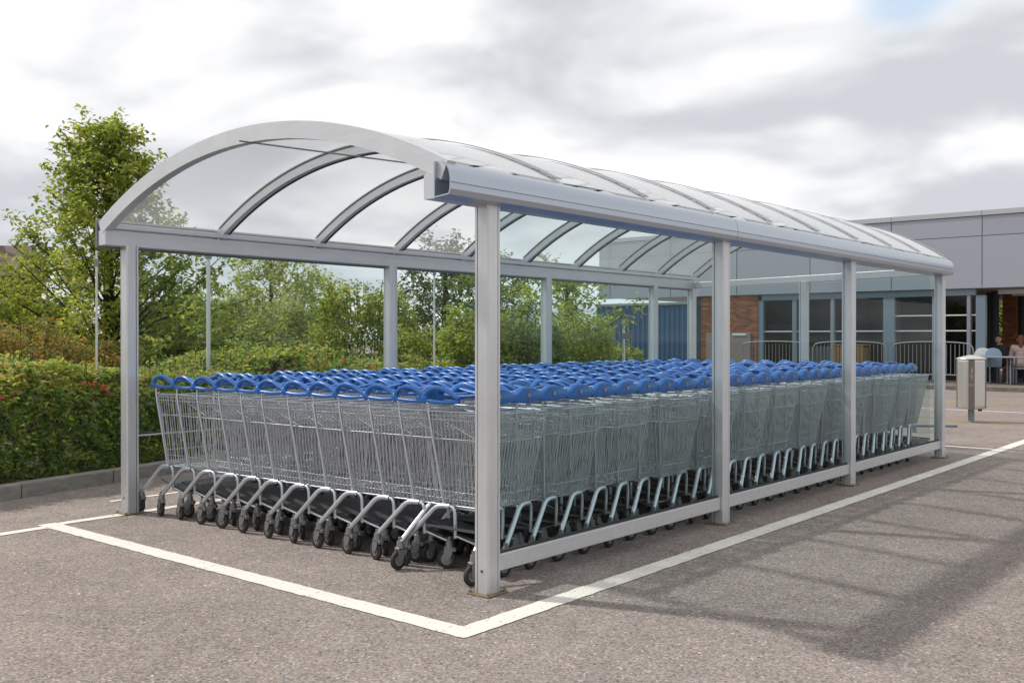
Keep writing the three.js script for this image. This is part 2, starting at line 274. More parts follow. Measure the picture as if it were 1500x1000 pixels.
function gateGeo(open) { // hinged rear flap, hanging or pushed up by the cart behind
  const g = [], a = z => V3(0.022, 0.94, z), b = z => open ? V3(0.36, 0.80, z * 0.9) : V3(0.098, 0.40, z * 0.82);
  for (let i = 0; i <= 13; i++) { const z = lerp(-0.245, 0.245, i / 13); g.push(rod(a(z), b(z), i % 13 ? 0.0026 : 0.004, 4)); }
  for (const k of [0, 0.3, 0.55, 0.8, 1]) g.push(rod(a(-0.245).lerp(b(-0.245), k), a(0.245).lerp(b(0.245), k), k === 0 ? 0.005 : 0.003, 4));
  return merge(g);
}
function frameGeo() {
  const g = [];
  for (const z of [-1, 1]) {
    g.push(tube([[-0.135, 0.165, z * 0.300], [-0.06, 0.245, z * 0.280], [0.02, 0.330, z * 0.258], [0.055, 0.366, z * 0.248], [0.095, 0.384, z * 0.240], [0.165, 0.386, z * 0.230]], 0.0165, 16, 7));
    g.push(tube([[0.165, 0.386, z * 0.230], [0.190, 0.380, z * 0.228], [0.200, 0.350, z * 0.226], [0.202, 0.20, z * 0.222]], 0.0115, 10, 6), rod(V3(0.20, 0.215, z * 0.222), V3(0.372, 0.165, z * 0.183), 0.009, 5));
    g.push(tube([[0.02, 1.03, z * 0.262], [0.012, 0.99, z * 0.26], [0.02, 0.93, z * 0.262], [0.06, 0.66, z * 0.238], [0.095, 0.395, z * 0.212]], 0.0075, 8, 6));
  }
  g.push(rod(V3(0.085, 0.370, -0.23), V3(0.085, 0.372, 0.23), 0.011, 6), rod(V3(0.34, 0.18, -0.19), V3(0.34, 0.18, 0.19), 0.008, 6));
  return merge(g);
}
const casterFork = (() => {
  const g = [new THREE.CylinderGeometry(0.021, 0.026, 0.045, 10).translate(0, 0.150, 0), new THREE.CylinderGeometry(0.013, 0.013, 0.03, 8).translate(0, 0.18, 0)];
  for (const z of [-1, 1]) { const s = new THREE.Shape(); s.moveTo(-0.026, 0.135); s.lineTo(0.026, 0.135); s.lineTo(0.022, 0.09); s.lineTo(-0.004, 0.046); s.lineTo(-0.032, 0.046); s.lineTo(-0.036, 0.062); s.closePath(); g.push(new THREE.ExtrudeGeometry(s, { depth: 0.005, bevelEnabled: false }).translate(0, 0, z * 0.0185 - 0.0025)); }
  g.push(rbox(-0.03, 0.03, 0.118, 0.134, -0.021, 0.021, 0.004), rbox(0.018, 0.044, 0.105, 0.130, -0.016, 0.016, 0.006), new THREE.CylinderGeometry(0.006, 0.006, 0.052, 8).rotateX(Math.PI / 2).translate(-0.018, 0.0585, 0));
  return merge(g);
})();
const tyreGeo = new THREE.LatheGeometry([[0.034, -0.013], [0.050, -0.0135], [0.056, -0.010], [0.0585, -0.004], [0.0585, 0.004], [0.056, 0.010], [0.050, 0.0135], [0.034, 0.013]].map(p => new THREE.Vector2(...p)), 20).rotateX(Math.PI / 2).translate(-0.018, 0.0585, 0);
const hubGeo = new THREE.CylinderGeometry(0.036, 0.036, 0.020, 14).rotateX(Math.PI / 2).translate(-0.018, 0.0585, 0);
function blade(path, n = 22, sides = 8) { // a lofted bar: path(t) gives centre, half height, half depth; runs mostly along z or x
  const pos = [], idx = [];
  for (let i = 0; i <= n; i++) {
    const t = i / n, { c, a, b } = path(t), e = 1e-3, d = path(Math.min(1, t + e)).c.clone().sub(path(Math.max(0, t - e)).c).normalize(), side = V3(0, 1, 0).cross(d).normalize(), up = d.clone().cross(side).normalize();
    for (let k = 0; k < sides; k++) { const q = k / sides * 2 * Math.PI, p = c.clone().addScaledVector(up, Math.sin(q) * a).addScaledVector(side, Math.cos(q) * b); pos.push(p.x, p.y, p.z); if (i < n) { const m = (k + 1) % sides, A = i * sides; idx.push(A + k, A + m, A + sides + m, A + k, A + sides + m, A + sides + k); } }
  }
  for (const i of [0, n]) { const c = path(i / n).c, m = pos.length / 3; pos.push(c.x, c.y, c.z); for (let k = 0; k < sides; k++) { const q = (k + 1) % sides; i ? idx.push(m, i * sides + k, i * sides + q) : idx.push(m, q, k); } }
  const g = new THREE.BufferGeometry(); g.setAttribute('position', new THREE.Float32BufferAttribute(pos, 3)); g.setIndex(idx); g.computeVertexNormals(); return g;
}
function crossbar() { return blade(t => { const z = lerp(-0.262, 0.262, t), k = Math.cos(z / 0.262 * Math.PI / 2); return { c: V3(0.072 - 0.02 * k, 1.080 - 0.034 * k, z), a: 0.0100, b: 0.027 - 0.006 * k }; }, 16, 8); }
const dome = new THREE.CatmullRomCurve3([[-0.014, 1.022], [0.004, 1.058], [0.040, 1.084], [0.092, 1.095], [0.150, 1.086], [0.210, 1.060], [0.262, 1.034]].map(([x, y]) => V3(x, y, 0)), false, 'centripetal');
function loopHandle() {
  const g = [crossbar()];
  for (const z of [-1, 1]) {
    g.push(blade(t => ({ c: dome.getPoint(t).setZ(z * lerp(0.268, 0.256, t)), a: 0.0140, b: 0.0190 }), 18, 8));
    g.push(blade(t => ({ c: V3(lerp(-0.012, 0.262, t), 1.020 - 0.010 * Math.sin(Math.PI * t), z * lerp(0.268, 0.256, t)), a: 0.0135, b: 0.0150 }), 8, 8));
    g.push(new THREE.SphereGeometry(0.028, 12, 8).scale(0.9, 1.1, 0.8).translate(-0.012, 1.028, z * 0.268));
  }
  return merge(g);
}
function wedgeHandle() {
  const g = [crossbar()], s = new THREE.Shape();
  s.moveTo(-0.022, 1.008); s.quadraticCurveTo(-0.036, 1.042, -0.012, 1.060); s.bezierCurveTo(0.022, 1.076, 0.036, 1.103, 0.090, 1.104); s.bezierCurveTo(0.150, 1.104, 0.185, 1.084, 0.240, 1.072); s.quadraticCurveTo(0.262, 1.058, 0.252, 1.020); s.quadraticCurveTo(0.12, 0.990, -0.022, 1.008);
  for (const z of [-1, 1]) {
    const w = new THREE.ExtrudeGeometry(s, { depth: 0.010, bevelEnabled: true, bevelThickness: 0.018, bevelSize: 0.010, bevelOffset: -0.010, bevelSegments: 3, curveSegments: 6 }).translate(0, 0, -0.005), p = w.attributes.position;
    for (let i = 0; i < p.count; i++) { const x = p.getX(i), y = p.getY(i), o = p.getZ(i); p.setZ(i, z * (0.262 + (o > 0 ? o + 0.020 * Math.max(0, 1 - Math.abs(x - 0.09) / 0.11) * clamp((y - 1.01) / 0.05) * (1.1 - clamp((y - 1.05) / 0.05)) : o))); }
    if (z < 0) { const a = p.array; for (let i = 0; i < p.count; i += 3) for (let k = 0; k < 3; k++) { const t = a[i * 3 + 3 + k]; a[i * 3 + 3 + k] = a[i * 3 + 6 + k]; a[i * 3 + 6 + k] = t; } }
    w.deleteAttribute('normal'); w.computeVertexNormals(); g.push(toCreasedNormals(w, 0.7));
  }
  return merge(g);
}
{
  const bk = basketGeo(), gUp = gateGeo(true), gDown = gateGeo(false), fr = frameGeo(), hl = loopHandle(), hw = wedgeHandle(), r = rng(21), tray = merge([box(-0.02, 0.34, -0.006, 0.006, -0.20, 0.20).rotateZ(-0.20).translate(0, 0.262, 0)]);
  const coin = [1, -1].map(z => rbox(0.088, 0.106, 1.040, 1.062, z * 0.283, z * 0.298, 0.002)); M.lock = std(col(0.45, 0.30, 0.20), 0.5);
  function proto(handle, gate, label, group) {
    const c = thing('shopping_cart', V3(0, 0, 0), 0, label, 'shopping cart', group);
    part('basket', bk, M.wire, c); part('rear_gate', gate, M.wire, c); part('frame', fr, M.tube, c); part('lower_tray', tray, M.tray, c); const hd = part('handle', handle, M.blue, c); if (handle === hw) for (const q of coin) part('coin_lock', q, M.lock, hd);
    for (const [x, z] of [[-0.135, 0.302], [-0.135, -0.302], [0.372, 0.183], [0.372, -0.183]]) { const k = part('caster', casterFork, M.fork, c); k.position.set(x, 0, z); part('wheel', tyreGeo, M.tyre, k); part('hub', hubGeo, M.hub, k); }
    return c;
  }
  const G = { side: 'carts nested along the side glass', front: 'carts nested across the open end', deep: 'carts nested in the crosswise rows', };
  const protos = {}, ORD = ['first', 'second', 'third', 'fourth', 'fifth', 'sixth', 'seventh', 'eighth', 'ninth', 'tenth', 'eleventh', 'twelfth', 'thirteenth', 'fourteenth', 'fifteenth', 'sixteenth', 'seventeenth', 'eighteenth', 'nineteenth', 'twentieth'], ord = n => n < 20 ? ORD[n] : n === 29 ? 'thirtieth' : 'twenty ' + ORD[n - 20];
  function place(kind, handle, gate, label, group, pos, turn) {
    let c = protos[kind];
    if (!c) c = protos[kind] = proto(handle, gate, label, group);
    else { c = c.clone(); c.name = numbered('shopping_cart'); scene.add(c); }
    c.userData.label = label;
    c.position.copy(pos); c.rotation.y = turn + (r() - 0.5) * 0.035;
    c.children.filter(k => k.name === 'caster').forEach((k, i) => { k.rotation.y = (r() - 0.5) * (i < 2 ? 0.55 : 1.1); });
    return c;
  }
  // one long nest along the side glass, fronts pointing away
  for (let k = 0; k < 28; k++) place(k ? 'side' : 'sideEnd', hw, k ? gUp : gDown,
    k ? `shopping cart with blue wedge handle, ${ord(k)} from open end in nest along side glass` : 'wire shopping cart beside the corner post, rearmost of the long nest along the side glass', G.side,
    P(0.22 + 0.27 * k + (r() - 0.5) * 0.022, 0.475 + (r() - 0.5) * 0.012), ROT);
  // crosswise nests behind one another, fronts pointing to the long nest
  for (let row = 0; row < 13; row++) {
    const s = 0.415 + 0.615 * row, off = row ? (r() - 0.5) * 0.10 : 0;
    for (let k = 0; k < 12; k++) {
      const end = k === 0, kind = row ? (end ? 'deepEnd' : 'deep') : (end ? 'frontEnd' : 'front');
      const label = { frontEnd: 'wire shopping cart with blue handle, rearmost of the front nest beside the hedge side post', front: `wire shopping cart with looped blue handle, ${ord(k)} from the hedge side in the front nest`, deepEnd: `wire shopping cart ending the ${ord(row)} crosswise nest on the hedge side`, deep: `wire shopping cart, ${ord(k)} from the hedge side in the ${ord(row)} crosswise nest` }[kind];
      place(kind, hl, end ? gDown : gUp, label, row ? G.deep : G.front, P(s + (r() - 0.5) * 0.015 + 0.06 * (k / 12), 3.64 + off - 0.27 * k + (r() - 0.5) * 0.030), -T);
    }
  }
}
// ---------------------------------------------------------------- the shop building behind
const brickMap = dataTex(512, (i, j) => { const row = Math.floor(j / 16), x = i + (row % 2) * 24, c = Math.floor(x / 48), m = j % 16 < 2 || x % 48 < 2, v = 0.75 + 0.4 * hash(c % 11, row, 4) + 0.12 * (hash(i, j, 1) - 0.5); return m ? [150, 135, 120] : [186 * v, 112 * v, 74 * v]; }, true);
brickMap.repeat.set(1 / 2.4, 1 / 2.4);
M.panel = std(col(0.335, 0.35, 0.405), 0.34, 0.2); M.panel2 = std(col(0.35, 0.365, 0.42), 0.36, 0.2);
M.cap = std(col(0.46, 0.47, 0.50), 0.4, 0.3); M.dark = std(col(0.03, 0.032, 0.036), 0.7); M.frameBlue = std(col(0.17, 0.22, 0.28), 0.45, 0.2);
M.brick = std(col(0.50, 0.49, 0.48), 0.9, 0, { map: brickMap, bumpMap: brickMap, bumpScale: 0.004 });
M.corr = std(col(0.035, 0.10, 0.20), 0.6, 0.05); M.rail = std(col(0.68, 0.69, 0.69), 0.4, 0.3);
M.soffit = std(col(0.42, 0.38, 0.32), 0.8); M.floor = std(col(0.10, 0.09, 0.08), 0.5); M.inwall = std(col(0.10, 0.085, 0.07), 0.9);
M.red = std(col(0.22, 0.03, 0.035), 0.6); M.wood = std(col(0.34, 0.19, 0.08), 0.7, 0, { map: conc }); M.olive = std(col(0.26, 0.26, 0.06), 0.7); M.white = std(col(0.7, 0.7, 0.68), 0.6);
M.steel = std(col(0.74, 0.72, 0.69), 0.38, 0.8, { map: streak }); M.steelDark = std(col(0.20, 0.17, 0.15), 0.4, 0.5); M.galv = std(col(0.24, 0.265, 0.30), 0.55, 0.3);
{
  const FS = 26, b = thing('shop_building', P(FS, 0, 0), ROT, 'flat roofed shop with grey panel fascia above glazed front', 'building');
  const B = (s0, s1, h0, h1, w0, w1) => box(s0, s1, h0, h1, -w1, -w0);
  const rb = (s0, s1, h0, h1, w0, w1, r = 0.008) => rbox(s0, s1, h0, h1, -w1, -w0, r);
  const wL = 17.4, wR = -8.5;
  part('fascia_core', B(0.045, 11, 2.86, 4.86, wR, wL), M.panel, b);
  const edges = []; for (let w = 4.22 - 2.54 * 5; w < wL; w += 2.54) edges.push(w);
  const rp = rng(5);
  for (let i = 0; i < edges.length; i++) { const w0 = edges[i] + 0.011, w1 = Math.min(edges[i] + 2.54 - 0.011, wL); for (const [h0, h1] of [[2.80, 4.262], [4.282, 4.83]]) part('fascia_panel', rb(0.0, 0.04, h0, h1, w0, w1, 0.006), rp() < 0.5 ? M.panel : M.panel2, b); part('coping', rb(-0.035, 0.2, 4.85, 5.0, w0 - 0.006, w1 + 0.006), M.cap, b); }
  part('roof_deck', B(0.21, 11, 4.865, 4.93, wR, wL), M.cap, b);
  part('soffit', B(0.02, 11, 2.795, 2.855, wR, 13.6), M.soffit, b);
  for (let k = 0; k < 6; k++) part('soffit_beam', B(1.2 + k * 1.6, 1.36 + k * 1.6, 2.66, 2.79, wR, 4.1), M.rail, b);
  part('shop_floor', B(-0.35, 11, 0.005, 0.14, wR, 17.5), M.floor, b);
  // glazed front
  part('head_rail', rb(0.10, 0.24, 2.60, 2.79, 4.42, 11.0), M.frameBlue, b);
  for (const [w, hw, m] of [[6.86, 0.17, M.frameBlue], [4.28, 0.13, M.frameBlue], [5.56, 0.05, M.galv], [4.60, 0.05, M.galv], [8.61, 0.06, M.galv], [9.86, 0.07, M.frameBlue], [11.02, 0.09, M.frameBlue]]) part('mullion', rb(0.08, 0.26, 0.141, 2.60, w - hw, w + hw), m, b);
  const bays = [[4.41, 4.54], [4.66, 5.50], [5.62, 6.69], [7.03, 8.54], [8.68, 9.79], [9.93, 10.93]];
  for (const [w0, w1] of bays) {
    const pane = part('window_pane', new THREE.PlaneGeometry(w1 - w0, 2.44).rotateY(-Math.PI / 2).translate(0.17, 1.375, -(w0 + w1) / 2), M.shopGlass, b);
    for (const h of w0 > 9 ? [1.59] : w0 < 6.7 ? [2.04, 1.59] : [1.59]) part('glazing_bar', rb(0.12, 0.16, h - 0.018, h + 0.018, w0, w1, 0.004), M.rail, pane);
  }
  part('brick_wall', (() => { const g = B(0.06, 0.36, 0.141, 2.79, 11.115, 13.2), p = g.attributes.position, uv = g.attributes.uv; for (let i = 0; i < p.count; i++) uv.setXY(i, p.getZ(i), p.getY(i)); return g; })(), M.brick, b, 'orange brick wall beside the glazed front');
  part('notice_board', rb(0.02, 0.055, 0.55, 1.55, 11.35, 13.0), std(col(0.24, 0.19, 0.17), 0.35), b);
  part('letter_plate', rb(-0.005, 0.015, 1.46, 1.53, 11.5, 12.0, 0.004), M.rail, b);
  part('recess_wall', B(0.5, 0.6, 0.141, 2.79, 13.2, 13.7), M.frameBlue, b);
  { // blue corrugated cladding, ribs as a folded sheet
    const sh = new THREE.Shape(), pts = []; for (let w = 13.7; w < wL; w += 0.2) pts.push([w, 0], [w + 0.11, 0], [w + 0.13, -0.035], [w + 0.18, -0.035]);
    sh.moveTo(13.7, 0.06); for (const [w, d] of pts) sh.lineTo(w, d); sh.lineTo(wL, 0.06); sh.closePath();
    const g = new THREE.ExtrudeGeometry(sh, { depth: 2.38, bevelEnabled: false }), p = g.attributes.position, q = new Float32Array(p.count * 3);
    for (let i = 0; i < p.count; i++) { q[i * 3] = p.getY(i) - 0.02; q[i * 3 + 1] = 0.141 + p.getZ(i); q[i * 3 + 2] = -p.getX(i); }
    g.setAttribute('position', new THREE.BufferAttribute(q, 3)); g.index || g.deleteAttribute('normal'); g.computeVertexNormals(); part('corrugated_wall', g, M.corr, b, 'blue corrugated cladding under the fascia');
    part('wall_flashing', rb(-0.10, 0.3, 2.53, 2.62, 13.6, 17.5), M.galv, b);
  }
  // inside: rear wall with an opening on the passage side, a few furnishings
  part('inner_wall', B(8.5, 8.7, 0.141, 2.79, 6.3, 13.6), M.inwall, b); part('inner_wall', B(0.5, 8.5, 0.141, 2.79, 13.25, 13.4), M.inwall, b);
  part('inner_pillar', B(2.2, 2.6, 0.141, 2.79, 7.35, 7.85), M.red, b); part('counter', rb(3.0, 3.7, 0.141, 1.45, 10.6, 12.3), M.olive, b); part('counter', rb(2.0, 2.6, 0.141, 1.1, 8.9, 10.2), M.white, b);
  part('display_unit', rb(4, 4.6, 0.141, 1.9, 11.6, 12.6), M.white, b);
  // passage columns
  const local = v => v.clone().sub(b.position).applyAxisAngle(V3(0, 1, 0), -ROT);
  for (const [px, d, r] of [[1450, 31, 0.10], [1458.5, 30, 0.11], [1498, 31, 0.11]]) { const c = local(at(px, d)); part('column', rod(V3(c.x, 0.141, c.z), V3(c.x, 2.79, c.z), r, 14), M.dark, b); }
  { const c = local(at(1481, 31)); part('brick_pillar', (() => { const g = box(c.x - 0.19, c.x + 0.19, 0.141, 2.79, c.z - 0.19, c.z + 0.19), p = g.attributes.position, uv = g.attributes.uv; for (let i = 0; i < p.count; i++) uv.setXY(i, p.getZ(i) + p.getX(i), p.getY(i)); return g; })(), M.brick, b); }
  part('roof_unit', rb(3, 4, 4.935, 5.2, -1, 0.5), M.cap, b);
}
{ // the paved apron in front of the shop
  const e = [P(23.6, 17.5), P(23.6, -9), P(25.64, -9), P(25.64, 17.5)], g = new THREE.ExtrudeGeometry(new THREE.Shape(e.map(v => new THREE.Vector2(v.x, -v.z))), { depth: 0.11, bevelEnabled: false }).rotateX(-Math.PI / 2); struct('pavement', g, M.paving);
}
// crowd barriers before the windows
{
  let proto; const spots = [[5.2, 'grey steel barrier of upright bars beside the blue grey end column'], [7.55, 'grey steel barrier of upright bars behind the slatted wooden box'], [9.9, 'grey steel barrier of upright bars next to the brick wall']];
  for (const [w, label] of spots) {
    let o = proto;
    if (!o) {
      o = proto = thing('crowd_barrier', V3(0, 0, 0), 0, 'grey steel barrier of upright bars standing before the shop windows', 'barrier', 'barriers before the shop windows');
      part('rail_frame', merge([tube([[0, 0.11, -1.08], [0, 1.02, -1.08], [0, 1.1, -1.0], [0, 1.1, 1.0], [0, 1.02, 1.08], [0, 0.11, 1.08]], 0.02, 40, 6), rod(V3(0, 0.25, -1.08), V3(0, 0.25, 1.08), 0.016, 6)]), M.galv, o);
      const bars = []; for (let i = 1; i < 19; i++) bars.push(rod(V3(0, 0.25, -1.08 + i * 0.1137), V3(0, 1.1, -1.08 + i * 0.1137), 0.009, 5)); part('bars', merge(bars), M.galv, o);
      for (const z of [-0.8, 0.8]) part('foot', rbox(-0.3, 0.3, 0.003, 0.02, z - 0.03, z + 0.03, 0.004), M.galv, o);
    } else { o = proto.clone(); o.name = numbered('crowd_barrier'); scene.add(o); }
    o.position.copy(P(24.7, w, 0.11)); o.rotation.y = ROT; o.userData.label = label;
  }
}
{ // slatted wooden planter by the barriers
  const o = thing('slatted_box', P(24.35, 7.45, 0.11), ROT, 'tall box of upright brown wooden slats before the dark shop window', 'planter');
  for (let i = 0; i < 9; i++) part('slat', rbox(-0.02, 0.02, 0.02, 1.05, -0.42 + i * 0.1, -0.34 + i * 0.1, 0.004), M.wood, o);
  part('box_body', box(0.025, 0.5, 0, 1.0, -0.40, 0.44), M.wood, o); part('top_board', rbox(-0.03, 0.53, 1.052, 1.09, -0.44, 0.48, 0.005), M.wood, o);
}
// cafe tables, chairs and guests under the canopy
function cafeTable(pos, label) { const o = thing('cafe_table', pos, ROT, label, 'table', 'tables in the covered passage'); part('table_top', rbox(-0.35, 0.35, 0.70, 0.735, -0.6, 0.6, 0.01), M.galv, o); for (const [x, z] of [[-0.3, -0.55], [0.3, -0.55], [0.3, 0.55], [-0.3, 0.55]]) part('leg', rod(V3(x, 0, z), V3(x, 0.7, z), 0.02, 6), M.galv, o); return o; }
cafeTable(at(1449, 27.6, 0.141), 'grey topped cafe table on thin metal legs before the pale blue chair'); cafeTable(at(1478, 27.0, 0.141), 'grey topped cafe table between the two seated people'); cafeTable(at(1518, 26.6, 0.141), 'grey topped cafe table beyond the person with long hair');
function cafeChair(pos, turn, mat, label) {
  const o = thing('cafe_chair', pos, turn, label, 'chair');
  const s = new THREE.Shape(); s.moveTo(-0.21, 0.44); s.lineTo(-0.22, 0.75); s.quadraticCurveTo(-0.2, 0.95, 0, 0.95); s.quadraticCurveTo(0.2, 0.95, 0.22, 0.75); s.lineTo(0.21, 0.44); s.closePath();
  part('backrest', new THREE.ExtrudeGeometry(s, { depth: 0.03, bevelEnabled: true, bevelSize: 0.008, bevelThickness: 0.008, bevelSegments: 2 }).translate(0, 0, -0.22), mat, o); part('seat', rbox(-0.22, 0.22, 0.42, 0.46, -0.22, 0.2, 0.015, 2), mat, o);
  for (const [x, z] of [[-0.19, -0.19], [0.19, -0.19], [-0.19, 0.17], [0.19, 0.17]]) part('leg', rod(V3(x, 0, z), V3(x * 0.9, 0.42, z * 0.9), 0.014, 6), M.galv, o);
  return o;
}
const paleBlue = std(col(0.30, 0.42, 0.55), 0.5);
cafeChair(at(1442, 28.3, 0.141), 2.6, M.white, 'white rounded cafe chair beside the pale blue chair'); cafeChair(at(1453, 28.1, 0.141), 2.9, paleBlue, 'pale blue rounded cafe chair by the dark columns');
function sdfMesh(caps, lo, hi, cell, k = 0.03) { // capsules [ax,ay,az,ar, bx,by,bz,br] joined by a smooth minimum
  const size = Math.max(hi[0] - lo[0], hi[1] - lo[1], hi[2] - lo[2]), n = Math.min(72, Math.ceil(size / cell)), mc = new MarchingCubes(n, new THREE.MeshBasicMaterial(), false, false, 60000), c = [0, 1, 2].map(i => (lo[i] + hi[i]) / 2);
  mc.isolation = 0;
  for (let z = 0; z < n; z++) for (let y = 0; y < n; y++) for (let x = 0; x < n; x++) {
    const p = [x, y, z].map((v, i) => c[i] + ((v - n / 2) / (n / 2)) * size / 2); let d = 1e3;
    for (const q of caps) { const bx = q[4] - q[0], by = q[5] - q[1], bz = q[6] - q[2], px = p[0] - q[0], py = p[1] - q[1], pz = p[2] - q[2], t = clamp((px * bx + py * by + pz * bz) / Math.max(1e-9, bx * bx + by * by + bz * bz)), e = Math.hypot(px - bx * t, py - by * t, pz - bz * t) - lerp(q[3], q[7], t), h = Math.max(k - Math.abs(d - e), 0) / k; d = Math.min(d, e) - h * h * k / 4; }
    mc.field[x + y * n + z * n * n] = -d;
  }
  mc.update(); const m = mc.count, g = new THREE.BufferGeometry(), pos = mc.positionArray.slice(0, m * 3), nor = mc.normalArray.slice(0, m * 3);
  for (let i = 0; i < m * 3; i++) pos[i] = c[i % 3] + pos[i] * size / 2;
  g.setAttribute('position', new THREE.BufferAttribute(pos, 3)); g.setAttribute('normal', new THREE.BufferAttribute(nor, 3)); g.computeVertexNormals(); return g;
}
function seated(pos, turn, label, top, legs, hairC, hairLong) { // faces +z, feet on the floor, hands on the table edge
  const o = thing('person', pos, turn, label, 'person'), skin = std(col(0.48, 0.28, 0.19), 0.6);
  const arm = s => [[s * 0.19, 0.98, 0, 0.055, s * 0.235, 0.73, 0.06, 0.045], [s * 0.235, 0.73, 0.06, 0.042, s * 0.14, 0.735, 0.29, 0.030]];
  const leg = s => [[s * 0.09, 0.48, 0.02, 0.085, s * 0.11, 0.49, 0.40, 0.062], [s * 0.11, 0.49, 0.40, 0.060, s * 0.11, 0.09, 0.38, 0.040]];
  const head = [[0, 1.02, 0, 0.055, 0, 1.10, 0.015, 0.05], [0, 1.215, 0.015, 0.088, 0, 1.15, 0.035, 0.066], [0, 1.19, 0.105, 0.014, 0, 1.17, 0.118, 0.016], [-0.09, 1.185, 0.01, 0.018, -0.09, 1.165, 0.01, 0.014], [0.09, 1.185, 0.01, 0.018, 0.09, 1.165, 0.01, 0.014]];
  const torso = [[-0.08, 0.55, 0, 0.13, 0.08, 0.55, 0, 0.13], [0, 0.55, 0, 0.14, 0, 0.80, 0, 0.13], [-0.10, 0.92, 0, 0.11, 0.10, 0.92, 0, 0.11]];
  const body = [sdfMesh([...head, ...torso.map(q => q.map((v, i) => i % 4 === 3 ? v * 0.85 : v)), ...arm(-1), ...arm(1), ...leg(-1), ...leg(1)], [-0.35, 0, -0.35], [0.35, 1.35, 0.55], 0.02)];
  for (const s of [-1, 1]) for (let f = 0; f < 5; f++) { const a = f ? V3(s * (0.155 - f * 0.017), 0.742, 0.31) : V3(s * 0.105, 0.742, 0.285), L = [0.045, 0.062, 0.072, 0.066, 0.050][f], d = f ? V3(-s * 0.15, 0.1, 1) : V3(-s * 1, 0.1, 0.7), m = a.clone().addScaledVector(d.normalize(), L * 0.55), e = m.clone().add(V3(0, -0.012, L * 0.4)); body.push(rod(a, m, 0.009, 6, 0.008), rod(m, e, 0.008, 6, 0.006)); }
  part('body', merge(body), skin, o);
  for (const s of [-1, 1]) part('eye', new THREE.SphereGeometry(0.011, 8, 6).translate(s * 0.034, 1.20, 0.098), M.dark, o);
  part('mouth', new THREE.SphereGeometry(0.02, 8, 6).scale(1, 0.3, 0.4).translate(0, 1.135, 0.098), M.red, o);
  const grow = (l, e) => l.map(q => q.map((v, i) => i % 4 === 3 ? v + e : v));
  part('jacket', sdfMesh(grow([...torso, ...[-1, 1].flatMap(s => arm(s).map((q, i) => i ? [...q.slice(0, 4), lerp(q[0], q[4], 0.85), lerp(q[1], q[5], 0.85), lerp(q[2], q[6], 0.85), q[7]] : q))], 0.018), [-0.35, 0.35, -0.25], [0.35, 1.1, 0.4], 0.018), top, o);
  part('trousers', sdfMesh(grow([...leg(-1), ...leg(1)], 0.016), [-0.3, 0, -0.2], [0.3, 0.62, 0.55], 0.018), legs, o);
  for (const s of [-1, 1]) part('shoe', rbox(s * 0.11 - 0.045, s * 0.11 + 0.045, 0.0, 0.08, 0.31, 0.56, 0.03, 3), M.dark, o);
  part('hair', sdfMesh([[0, 1.25, -0.01, 0.088, 0, 1.20, -0.045, 0.085], ...(hairLong ? [[0, 1.2, -0.06, 0.075, 0, 1.0, -0.075, 0.06]] : [])], [-0.16, 0.9, -0.2], [0.16, 1.4, 0.12], 0.012, 0.02), hairC, o);
  part('chair_seat', rbox(-0.22, 0.22, 0.36, 0.40, -0.24, 0.2, 0.012, 2), M.galv, o).userData.label = 'metal stool';
  for (const [x, z] of [[-0.18, -0.2], [0.18, -0.2], [-0.18, 0.16], [0.18, 0.16]]) part('chair_leg', rod(V3(x, 0, z), V3(x, 0.36, z), 0.014, 6), M.galv, o);
  return o;
}
seated(at(1464, 28.6, 0.141), -1.2, 'person in a dark jacket with dark hair sitting in the covered passage', std(col(0.035, 0.03, 0.035), 0.8), std(col(0.03, 0.03, 0.04), 0.8), std(col(0.03, 0.02, 0.016), 0.6), false);
seated(at(1496, 27.9, 0.141), 2.7, 'person in a pale pink top with long reddish brown hair sitting in the passage', std(col(0.50, 0.36, 0.34), 0.8), std(col(0.05, 0.07, 0.13), 0.8), std(col(0.16, 0.055, 0.025), 0.6), true);

{ // stainless litter bin on a post
  const o = thing('litter_bin', at(1423.5, 16.4), -0.43, 'brushed steel litter bin with dark centre strip on a short post', 'litter bin');
  part('post', new THREE.CylinderGeometry(0.05, 0.05, 0.30, 16).translate(0, 0.15, 0), M.galv, o);
  part('body', new THREE.LatheGeometry([[0, 0.225], [0.205, 0.225], [0.222, 0.24], [0.224, 0.30], [0.224, 1.00], [0.220, 1.03], [0.21, 1.035], [0, 1.035]].map(p => new THREE.Vector2(...p)), 40), M.steel, o);
  part('lid', new THREE.LatheGeometry([[0, 1.11], [0.05, 1.105], [0.215, 1.062], [0.232, 1.05], [0.230, 1.038], [0, 1.036]].map(p => new THREE.Vector2(...p)), 40), M.steel, o);
  const strip = (a, da, r, h0, h1) => new THREE.CylinderGeometry(r, r, h1 - h0, 10, 1, true, a - da / 2, da).translate(0, (h0 + h1) / 2, 0);
  part('centre_strip', strip(0.02, 0.42, 0.2275, 0.235, 1.03), M.steelDark, o); for (const a of [-1.35, 1.36]) part('edge_strip', strip(a, 0.28, 0.2272, 0.235, 1.03), M.steelDark, o);
  part('emblem', merge([strip(0.04, 0.10, 0.2295, 0.82, 0.90), strip(-0.03, 0.05, 0.2295, 0.74, 0.81), strip(0.08, 0.05, 0.2295, 0.70, 0.80)]), std(col(0.42, 0.34, 0.27), 0.5), o); part('band', strip(0.02, 0.36, 0.2295, 0.60, 0.64), std(col(0.34, 0.20, 0.15), 0.5), o);
  part('latch', rbox(0.10, 0.16, 0.19, 0.225, 0.05, 0.10, 0.006), M.dark, o);
}
